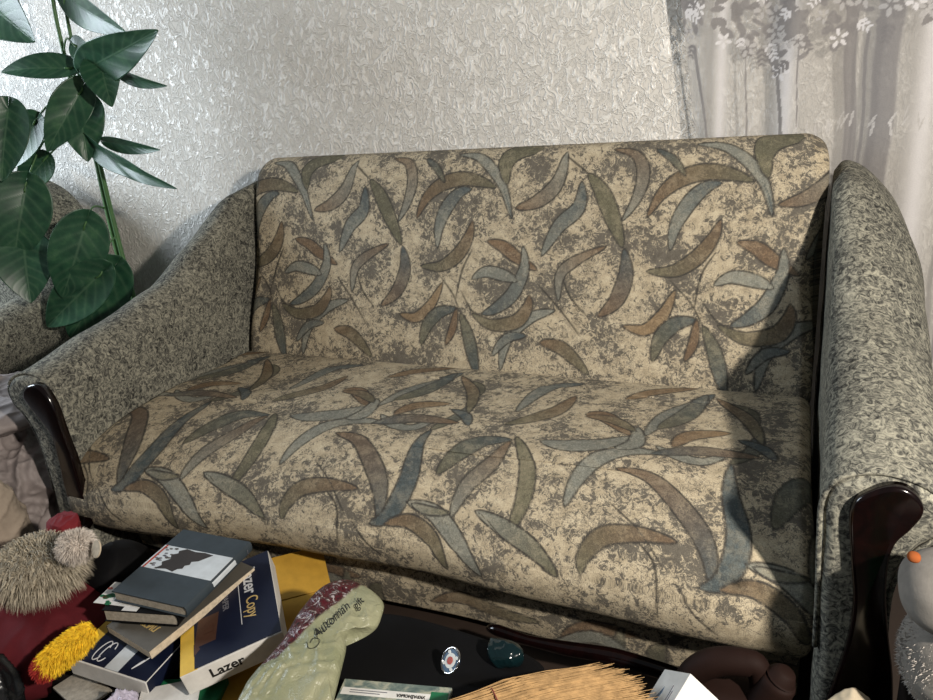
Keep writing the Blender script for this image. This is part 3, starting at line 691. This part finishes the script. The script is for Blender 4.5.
# ------------------------------------------------------------------ the pile of paper packs and books
def place(o, c, rot): o.location = c; o.rotation_euler = tuple(math.radians(a) for a in rot)
def top_patch(name, x0, x1, y0, y1, z, mat, parent, **k):
    return mesh(name, [(x0, y0, z), (x1, y0, z), (x1, y1, z), (x0, y1, z), (x0, y0, z+.0006), (x1, y0, z+.0006), (x1, y1, z+.0006), (x0, y1, z+.0006)],
                [(0, 3, 2, 1), (4, 5, 6, 7), (0, 1, 5, 4), (1, 2, 6, 5), (2, 3, 7, 6), (3, 0, 4, 7)], mat, parent, smooth=False, **k)
YB = thing('cardboard_box', 'yellow cardboard box on the floor underneath the paper packs', 'box', (-.155, -.93, 0), (0, 0, math.radians(42)))
box('box_body', .34, .36, .122, MAT['cardyel'], YB, bevel=.002)
for s, a in ((1, 24), (-1, 12)):
    f = box('flap', .34, .14, .003, MAT['cardyel'], YB, bevel=.0008, cy=s*.07); f.location = (0, s*.18, .121); f.rotation_euler = (math.radians(a*s*.6), 0, 0)
KB = box('pack_support', .26, .30, .105, MAT['kraft'], None, bevel=.003, label='added hidden brown cardboard support box on the floor under the left paper pack', cat='box'); place(KB, (-.50, -.97, 0), (0, 0, 3))  # added box, hidden, props up the left pack and its neighbours

w, l, h = .209, .297, .051
LP = thing('paper_pack', 'blue and white copy paper pack with Lazer lettering lying beside the green gift bag', 'paper pack', group='copy paper packs'); place(LP, (-.239, -.919, .199), (1.3, -10.5, 42.8))
box('wrapper', w, l, h, MAT['paperwhite'], LP, z0=-h/2, bevel=.002)
t = h/2+.0002
top_patch('yellow_band', -w/2+.001, -w/2+.036, -l/2+.001, l/2-.001, t, MAT['yellow'], LP)
top_patch('blue_cover', -w/2+.03, w/2-.001, -l/2+.003, l/2-.001, t+.0005, MAT['navy'], LP)
prism('yellow_notch', [(-w/2+.029, -l/2+.04), (-w/2+.029, -l/2+.075), (-w/2+.036, -l/2+.07), (-w/2+.042, -l/2+.055)], .0004, MAT['brown'], LP, z0=t+.001)
top_patch('blue_side', w/2-.0002, w/2+.0006, -l/2+.001, l/2-.001, -h/2, MAT['navy'], LP) if False else None
rz = -math.pi/2
text('cover_lettering', 'Lazer', .042, MAT['white_ink'], LP, (.052, .062, t+.0014), (0, 0, rz), bold=.0006)
text('cover_lettering', 'Copy', .038, MAT['gold'], LP, (.052, -.030, t+.0014), (0, 0, rz), width=.85)
top_patch('rule', .026, .0275, -.075, .10, t+.0011, MAT['white_ink'], LP)
text('cover_lettering', 'PAPER', .019, MAT['greyink'], LP, (-.005, .020, t+.0014), (0, 0, rz), bold=.0002)
text('cover_lettering', 'ST', .036, MAT['brown'], LP, (-.045, -.045, t+.0014), (0, 0, rz))
prism('brown_panel', [(-.075, -.085), (-.03, -.085), (-.02, .0), (-.065, .0)], .0003, MAT['brown'], LP, z0=t+.0009)
text('end_lettering', 'Lazer', .030, MAT['ink'], LP, (-.018, -l/2-.0006, .002), (math.pi/2, 0, 0), bold=.0007, width=1.05)

w, l, h = .211, .297, .047
P2 = thing('paper_pack', 'copy paper pack with a yellow edge and silver streaks under the book stack', 'paper pack', group='copy paper packs'); place(P2, (-.42, -.967, .161), (3.5, 3.5, 2.9))
box('wrapper', w, l, h, MAT['paperwhite'], P2, z0=-h/2, bevel=.002); t = h/2+.0002
top_patch('yellow_band', -w/2+.001, -w/2+.034, -l/2+.001, l/2-.001, t, MAT['yellow'], P2)
top_patch('blue_cover', -w/2+.03, w/2-.001, -l/2+.003, l/2-.001, t+.0005, MAT['navy'], P2)
top_patch('white_stripe', -.005, .030, -l/2+.003, .02, t+.0012, MAT['photo_w'], P2)
sw = MAT['white_ink']
for dx in (0, .014):
    ring = [(-.045+dx+.010*math.cos(a), -.110+.026*math.sin(a)+.3*.010*math.cos(a)) for a in np.linspace(.3, 5.6, 24)]
    tube('silver_swirl', [(x, y, t+.0016) for x, y in ring], .0012, sw, P2, n=6)
tube('silver_streak', [(.052, -.130, t+.0015), (.060, -.112, t+.0015), (.070, -.090, t+.0015)], [.0008, .0028, .0005], sw, P2, n=6, sub=12)
mesh('blue_side', [(w/2+.0004, -l/2+.002, -h/2+.001), (w/2+.0004, l/2-.002, -h/2+.001), (w/2+.0004, l/2-.002, h/2-.001), (w/2+.0004, -l/2+.002, h/2-.001)], [(0, 1, 2, 3)], MAT['navy'], P2, smooth=False)


def book(name, label, w, l, h, c, rot, cover, pages, spine=1, ct=.0022, sq=.003, **k):
    o = thing(name, label, 'book', group='books stacked on the paper packs', **k); place(o, c, rot)
    sx = spine
    import bmesh
    V = []; Fc = []
    for (x0, x1, z0, z1) in ((-w/2, w/2, h/2-ct, h/2), (-w/2, w/2, -h/2, -h/2+ct)):
        b0 = len(V); vv, ff = box_vf(x1-x0, l, z1-z0, .0006, z0, 0, 0); V += vv; Fc += [[i+b0 for i in f] for f in ff]
    if sx:
        n = 9; pr_ = []
        for i in range(n):
            a = -math.pi/2+math.pi*i/(n-1); pr_.append((sx*(w/2-.001+.006*math.cos(a)), h/2*math.sin(a)))
        for i in range(n-1, -1, -1):
            a = -math.pi/2+math.pi*i/(n-1); pr_.append((sx*(w/2-.003+.006*math.cos(a)), (h/2-ct)*math.sin(a)))
        b0 = len(V)
        for y in (-l/2, l/2): V += [(x, y, z) for x, z in pr_]
        m = len(pr_)
        for i in range(m): Fc.append([b0+i, b0+(i+1) % m, b0+m+(i+1) % m, b0+m+i])
        for i in range(n-1):
            Fc.append([b0+i, b0+m-1-i, b0+m-2-i, b0+i+1]); Fc.append([b0+m+i, b0+m+i+1, b0+m+m-2-i, b0+m+m-1-i])
    mesh('cover', V, Fc, cover, o, smooth=False)
    box('pages', w-sq*(1 if sx else 2), l-2*sq, h-2*ct, pages, o, bevel=.0005, z0=-h/2+ct, cx=sx*sq/2)
    return o
C1 = book('book', 'grey brown book with gold letters, lowest of the three stacked books', .155, .279, .021, (-.358, -.932, .226), (4.8, .4, -10.8), MAT['greybrown'], MAT['pages'], -1, ct=.0014, sq=.0)
text('title_lettering', 'ЛИТХІМ', .022, MAT['gold'], C1, (-.005, -.092, .0108), (0, 0, math.pi), bold=.0004)
D1 = book('book', 'thick book with grey page edges in the middle of the book stack', .172, .22, .030, (-.399, -.931, .254), (-.2, .4, 13.3), MAT['black'], MAT['pages_grey'], 1)
top_patch('title_label', -.04, -.005, -.108, -.09, .0152, MAT['paperwhite'], D1)
CD = thing('greeting_card', 'small green and red flowered greeting card sticking out of the book stack', 'card'); place(CD, (-.455, -1.005, .2705), (0, 1, 10))
box('card_sheet', .09, .07, .001, MAT['paperwhite'], CD, bevel=.0002)
for k in range(16):
    x, y = random.uniform(-.042, -.005), random.uniform(-.033, .02); r_ = random.uniform(.004, .009)
    prism('printed_leaf' if k % 4 else 'printed_flower', [(x+r_*math.cos(a), y+.7*r_*math.sin(a)) for a in np.linspace(0, 6.28, 8)[:-1]], .0004, MAT['green'] if k % 4 else MAT['enamelr'], CD, z0=.001)
E1 = book('book', 'slate blue hardback with a winter photograph band, topmost of the stacked books', .186, .232, .027, (-.362, -.909, .2865), (.4, 2.5, 4.8), MAT['navy2'], MAT['pages_grey'], 1, ct=.003)
zt = .0137
pic = mesh('cover_photo', [(-.092, -.03, zt), (.0925, -.03, zt), (.0925, .052, zt), (-.092, .052, zt), (.0988, -.03, .006), (.0988, .052, .006), (.0998, -.03, -.002), (.0998, .052, -.002)],
     [(0, 1, 2, 3), (1, 4, 5, 2), (4, 6, 7, 5)], MAT['photo_w'], E1, smooth=False)
prism('dark_rocks', [(-.058, -.028), (-.03, -.022), (-.01, -.027), (-.004, -.016), (.006, -.012), (.004, -.002), (.013, .004), (.010, .014), (.024, .020), (.034, .034), (.044, .047), (.02, .050), (-.004, .047), (-.030, .051), (-.044, .040), (-.040, .032), (-.052, .024), (-.044, .010), (-.056, -.004), (-.048, -.014)], .0004, MAT['photo_d'], pic, z0=zt)
for k in range(22):
    x, y = random.uniform(-.086, -.05), random.uniform(-.026, .048); prism('snowy_bush', [(x+.005*math.cos(a), y+.003*math.sin(a)) for a in np.linspace(0, 6.28, 6)[:-1]], .0004, MAT['greyink'] if k % 2 else MAT['greybrown'], pic, z0=zt)
prism('red_corner', [(-.088, -.03), (-.083, -.03), (-.083, .052), (-.088, .052)], .0005, MAT['enamelr'], pic, z0=zt)
text('spine_lettering', 'I', .016, MAT['greyink'], E1, (.1002, .095, .0), (math.pi/2, 0, math.pi/2))

# loose papers and film at the lower edge, left
q = at(85, 690, z=.10)
box('envelope', .12, .07, .006, MAT['pages_grey'], None, label='pale grey paper envelope lying under the left paper pack', cat='envelope', bevel=.001); place(bpy.data.objects['envelope'], (q[0]+.0, q[1]-.005, .103), (0, 0, -14))
q = at(120, 696, z=.17)
blob('plastic_wrapper', (q[0], q[1]-.015, q[2]-.02), (.026, .032, .018), MAT['tinfilm'], amp=.012, k=40, seed=12, flat=False, n=90, m=60, label='crumpled lilac plastic film wrapper at the lower edge before the paper packs', cat='wrapper')
q = at(180, 700, z=.12); box('green_packet', .14, .10, .02, MAT['green'], None, bevel=.003, label='green and white packet under the Lazer paper pack', cat='packet')
place(bpy.data.objects['green_packet'], (q[0]+.02, q[1]+.0, .115), (0, 0, 20))
q = at(168, 692, z=.15); b = box('white_card', .12, .07, .002, MAT['paperwhite'], None, bevel=.0004, label='white card sticking out between the two paper packs', cat='card'); place(b, (q[0], q[1], .138), (0, 0, 35))

# ------------------------------------------------------------------ gift bag
GB = thing('gift_bag', 'pale green gift bag with cursive lettering and a dark red flowered window', 'bag')
go = at(320, 665, z=.27); GB.location = tuple(go)
# local frame: a plane through go that leans a little towards the camera
gx = np.array([.80, .60, .0]); gx /= np.linalg.norm(gx)
gy = np.array([-.55, .73, .18]); gy -= (gy@gx)*gx; gy /= np.linalg.norm(gy); gn = np.cross(gx, gy)
def gplane(px, py):
    d = ray(px, py); t_ = (gn@(go-CAM))/(gn@d); p = CAM+d*t_-go; return np.array([p@gx, p@gy])
outl = [gplane(*p) for p in [(236,720),(243,690),(262,665),(282,642),(300,612),(322,588),(345,580),(368,588),(383,602),(382,615),(374,629),(348,633),(346,650),(340,675),(334,700),(330,725),(285,735)]]
outl = spline(outl, 140, True); cen = outl.mean(0)
rings = 46; P = []; reg = []
seam_a, seam_b = gplane(270, 672), gplane(362, 588)
sd_ = (seam_b-seam_a)/np.linalg.norm(seam_b-seam_a); sn = np.array([-sd_[1], sd_[0]])
for side in (1, -1):
    rr = np.linspace(0, 1, rings) if side == 1 else np.linspace(1, 0, rings)[1:]
    for q in rr:
        row = []; rg_ = []
        for p in outl:
            v = cen+(p-cen)*max(q, .004)
            hgt = .020*(1-q**3.)**.5
            if side == 1:
                wr = .005*(1-abs(noise.noise(Vector((v[0]*30, v[1]*12, 1)))))**4+.004*(1-abs(noise.noise(Vector((v[0]*14+v[1]*20, v[1]*16-v[0]*9, 5)))))**5+.0022*math.sin(v@sn*230+14*noise.noise(Vector((v[0]*9, v[1]*9, 0))))*(1 if v[1] < -.0 else .2)
                hgt += wr*(1-q**6)
            wpt = go+gx*v[0]+gy*v[1]+gn*hgt*side-go
            row.append(wpt); rg_.append(np.clip(((v-seam_a)@sn)/.004+.5, 0, 1)*(1 if v[1] > gplane(262, 668)[1] else 0))
        P.append(row); reg.append(rg_)
def m_bag():
    t = NT('printed_bag_film'); a = t.attr('window'); o = t.obj()
    n = t.noise(o, 55, 5, .7, 1.5)
    win = t.ramp(n, [(.38, (.006, .003, .003)), (.48, (.09, .008, .014)), (.55, (.018, .010, .009)), (.61, (.42, .36, .35))])
    gr = t.ramp(t.noise(o, 9, 3), [(.3, (.20, .215, .125)), (.7, (.30, .30, .195))])
    t.col(t.mix(a.outputs['Fac'], gr, win)); t.bump(t.noise(o, 48, 4, .6, 1.6), .55, .006)
    m = t.set(.30, .5); return m
grid('bag_body', np.array(P), m_bag(), GB, cu=True, caps=True, attrs={'window': ('FLOAT', np.array(reg))})
def on_bag(px, py, lift=.026):
    v = gplane(px, py); return gx*v[0]+gy*v[1]+gn*lift
Rm = Matrix((tuple(gx), tuple(gy), tuple(gn))).transposed()
def bag_text(s, px, py, px2, py2, size, lift):
    a_, b2 = gplane(px, py), gplane(px2, py2); ang = math.atan2(*(b2-a_)[::-1])
    text('bag_lettering', s, size, MAT['ink'], GB, tuple(on_bag((px+px2)/2, (py+py2)/2, lift)), (Rm @ Matrix.Rotation(ang, 3, 'Z')).to_euler(), shear=.5, width=.8)
bag_text('Automan', 312, 652, 354, 612, .030, .0325); bag_text('gift', 353, 622, 366, 606, .024, .029)
tube('bag_lettering', [on_bag(*p, .0285) for p in [(309,652),(311,658),(318,657),(322,650),(316,648),(312,653)]], .0006, MAT['ink'], GB, n=6, sub=30)

# ------------------------------------------------------------------ black case, leaflet, badge
cp = [at(*p, z=.235) for p in [(330,715),(345,630),(388,611),(480,634),(545,665),(520,720)]]
BC = thing('laptop_case', 'flat black fabric laptop case lying right of the green gift bag', 'case', (.28, -.97, 0))
cs = np.array([(p[0]-.28, p[1]+.97) for p in cp])
prism('case_body', [tuple(v) for v in spline(cs, 50, True)], .205, MAT['black'], BC, z0=.03, bevel=.014)
tube('zip', [(x, y, .13) for x, y in spline(cs*1.005, 80, True)], .003, MAT['greyink'], BC, n=6)
bd = at(452, 661, z=.262)
BG = thing('enamel_badge', 'round chrome badge with blue and white enamel standing on the black case', 'badge', tuple(bd))
bn = Vector(tuple(CAM-bd)); qq = (bn.normalized()+Vector((-.75, 0, .0))).to_track_quat('Z', 'Y'); BG.rotation_mode = 'QUATERNION'; BG.rotation_quaternion = qq
circ = lambda r_, n=48: [(r_*math.cos(a), r_*math.sin(a)*1.08) for a in np.linspace(0, 2*math.pi, n+1)[:-1]]
prism('disc', circ(.0205), .004, MAT['enamel'], BG)
tube('rim', [(x, y, .004) for x, y in circ(.021)]+[(.021, 0, .004)], .0022, MAT['chrome'], BG, n=8)
prism('white_ring', circ(.0125), .0012, MAT['enamelw'], BG, z0=.004); prism('red_centre', circ(.0065), .0012, MAT['enamelr'], BG, z0=.0052)
for a in (.8, 2.4, 3.9, 5.5): prism('white_mark', [(.016*math.cos(a)+.004*math.cos(q), .016*math.sin(a)+.003*math.sin(q)) for q in np.linspace(0, 6.28, 9)[:-1]], .0012, MAT['enamelw'], BG, z0=.004)

mc = [at(*p, z=.275) for p in [(343, 668), (451, 677), (333, 725), (450, 725)]]
LF = thing('leaflet', 'grey green printed leaflet with a white title strip lying on the black case', 'leaflet', tuple(mc[0]))
mx_ = Vector(tuple(mc[1]-mc[0])); ww = mx_.length; LF.rotation_euler = (0, 0, math.atan2(mx_.y, mx_.x))
def m_leaflet():
    t = NT('leaflet_print'); o = t.obj()
    t.col(t.ramp(t.noise(o, 26, 4, .6, .6), [(.35, (.04, .07, .07)), (.48, (.13, .17, .15)), (.58, (.34, .34, .26)), (.68, (.12, .16, .15))])); return t.set(.35, .5)
b = box('sheet', ww, .17, .012, m_leaflet(), LF, bevel=.001, z0=-.036, cx=ww/2, cy=-.085)
b = box('under_sheet', ww*.97, .165, .018, MAT['pages_grey'], LF, bevel=.001, z0=-.054+.0, cx=ww/2, cy=-.085)
zt = -.0237
top_patch('title_strip', .004, ww*.83, -.036, -.020, zt, MAT['paperwhite'], LF); top_patch('teal_corner', ww*.83, ww*.985, -.040, -.014, zt, MAT['green'], LF)
text('strip_lettering', 'УКРАЇНСЬКА', .0085, MAT['ink'], LF, (ww*.66, -.0285, zt+.001), (0, 0, math.pi), bold=.0003, width=.95)
for k in range(2): top_patch('print_line', ww*.10, ww*(.44-.06*k), -.0262-.005*k, -.0247-.005*k, zt+.0007, MAT['greyink'], LF)
q = at(504, 650, z=.262)
blob('glossy_bag', (q[0], q[1]+.005, q[2]-.012), (.032, .024, .018), MAT['teal'], amp=.007, k=28, seed=4, flat=False, n=80, m=50, label='small glossy dark teal pouch between the badge and the straw broom', cat='pouch')

# ------------------------------------------------------------------ straw broom
BR = thing('broom', 'natural straw broom head with red stitching along the bottom edge', 'broom', tuple(at(540, 690, z=.30)))
bo_ = np.array(BR.location)
neck = at(330, 770, z=.33); tipc = at(655, 705, z=.30)
ax = tipc-neck; Lb = np.linalg.norm(ax); ax /= Lb; sdv = np.cross(np.array([0, 0, 1.]), ax); sdv /= np.linalg.norm(sdv); nv = np.cross(ax, sdv)
V = []; Fc = []
for k in range(2600):
    r_ = math.sqrt(random.random()); a = random.uniform(0, 2*math.pi); u, v = r_*math.cos(a), r_*math.sin(a)
    e = random.uniform(.86, 1.0)*(1-.10*u*u); pts = []
    for t_ in (0, .2, .45, .7, .88, 1.):
        wd = .016+.085*min(1, (t_/.62))**.9; th = .016+.018*math.sin(t_*1.9)
        pts.append(neck+ax*Lb*e*t_+sdv*(u*wd+.003*math.sin(k+t_*7))+nv*(v*th+.002*math.sin(k*3+t_*9)) - bo_)
    b0 = len(V); vv, ff = tube_vf(pts, [.0011, .0011, .0011, .001, .0008, .0003], 3); V += vv; Fc += [[i+b0 for i in f] for f in ff]
mesh('straw', V, Fc, MAT['straw'], BR, smooth=False)
for t_ in (.30, .42, .54):
    wd = .016+.085*min(1, (t_/.62))**.9; th = .016+.018*math.sin(t_*1.9)
    tube('stitching', [neck+ax*Lb*t_*.95+sdv*math.cos(a)*wd*1.02+nv*math.sin(a)*th*1.06-bo_ for a in np.linspace(0, 2*math.pi, 40)], .0011, MAT['thread'], BR, n=6)
tube('handle', [neck-bo_+ax*.03, neck-bo_-ax*.35], .012, MAT['straw'], BR, n=14)

# ------------------------------------------------------------------ white box, handbag, right side
w, l, h = .081, .161, .060
WB = thing('carton', 'small white carton with a blue wing mark at the bottom edge beside the broom', 'carton'); place(WB, (.700, -.982, .278), (32.4, -35.3, -44.5))
box('carton_body', w, l, h, MAT['paperwhite'], WB, z0=-h/2, bevel=.0012)
def topmark(pts, mat, name): return prism(name, pts, .0004, mat, WB, z0=h/2)
topmark([(-.030, -.01), (-.022, .020), (-.008, .050), (-.006, .040), (-.010, .015), (-.016, -.02)], MAT['enamel'], 'blue_wing')
for x0, y0, L_ in ((.014, -.02, .075), (.020, -.01, .055), (.027, .0, .03)): topmark([(x0, y0), (x0+.0022, y0), (x0+.0022, y0+L_), (x0, y0+L_)], MAT['greyink'], 'print_line')

SB = box('carton_support', .26, .16, .225, MAT['kraft'], None, bevel=.003, label='added hidden dark cardboard support box on the floor below the white carton', cat='box'); place(SB, (.70, -1.03, 0), (0, 0, 0))  # added unseen box so the carton has something beneath it
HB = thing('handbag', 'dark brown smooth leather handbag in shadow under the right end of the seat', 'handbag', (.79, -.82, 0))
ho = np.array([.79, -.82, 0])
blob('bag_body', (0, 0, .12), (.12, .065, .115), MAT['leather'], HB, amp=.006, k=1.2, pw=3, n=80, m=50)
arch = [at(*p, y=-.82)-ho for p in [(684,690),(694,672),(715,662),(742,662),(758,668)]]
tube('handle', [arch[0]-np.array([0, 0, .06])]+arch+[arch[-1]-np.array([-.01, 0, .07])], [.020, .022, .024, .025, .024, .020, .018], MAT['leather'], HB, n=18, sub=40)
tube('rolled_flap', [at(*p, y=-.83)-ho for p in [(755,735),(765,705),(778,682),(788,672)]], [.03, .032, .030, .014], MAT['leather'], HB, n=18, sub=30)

SR = thing('plush_animal', 'white fluffy plush animal standing in front of the right armrest at the right edge', 'soft toy', (1.10, -.845, 0))
so = np.array([1.10, -.845, 0])
c1 = np.array([1.120, -.845, .41]); c2 = np.array([1.090, -.845, .52])
blob('body', tuple(c1-so), (.095, .075, .10), MAT['foam'], SR, amp=.008, flat=False, n=70, m=50)
blob('head', tuple(c2-so), (.080, .070, .055), MAT['foam'], SR, amp=.005, flat=False, n=60, m=40)
V, Fc = fur_vf(tuple(c1-so), (.103, .082, .107), 12000, .014, .0009, .1, seed=9); mesh('fur', V, Fc, MAT['furw'], SR)
blob('beak', tuple(at(914, 557, y=-.90)-so), (.006, .006, .005), MAT['orange'], SR, amp=.003, flat=False, n=30, m=20)
box('plush_support', .34, .28, .30, MAT['kraft'], None, bevel=.004, label='added dark cardboard support box on the floor under the white plush animal', cat='plush_support'); place(bpy.data.objects['plush_support'], (1.21, -.91, 0), (0, 0, 0))  # added box that holds the plush animal up
q = at(925, 700, y=-1.12); blob('green_bag', (q[0]+.06, -1.13, .13), (.10, .06, max(.1, q[2]-.10)), MAT['green'], amp=.008, k=9, n=70, m=50, label='green plastic bag at the bottom right corner', cat='bag')
q = at(845, 700, y=-.84); blob('cream_cloth', (q[0]+.01, -.86, .115), (.060, .06, q[2]-.115+.012), MAT['beigecloth'], amp=.012, k=16, seed=9, n=90, m=60, label='crumpled cream cloth at the foot of the right armrest', cat='cloth')

# ------------------------------------------------------------------ light
def area(name, loc, target, size, energy, color, sy=None):
    l_ = bpy.data.lights.new(name, 'AREA'); l_.energy = energy; l_.color = color; l_.size = size
    if sy: l_.shape = 'RECTANGLE'; l_.size_y = sy
    o = bpy.data.objects.new(name, l_); COL.objects.link(o); o.location = loc
    o.rotation_euler = (Vector(target)-Vector(loc)).to_track_quat('-Z', 'Y').to_euler(); return o
area('standing_lamp', (1.95, -1.82, 1.68), (.3, -.2, .5), .09, 90, (1, .92, .82))
area('window_daylight', (-3.7, -1.1, 1.9), (-1.0, .4, 1.0), 1.2, 115, (.80, .90, 1), 1.6)
W = bpy.data.worlds.new('world'); S.world = W; W.use_nodes = True
bg = W.node_tree.nodes['Background']; bg.inputs[0].default_value = (.80, .84, .88, 1); bg.inputs[1].default_value = .13
vs = S.view_settings; vs.view_transform = 'Standard'; vs.look = 'None'; vs.gamma = 1; vs.exposure = 0; vs.use_curve_mapping = False
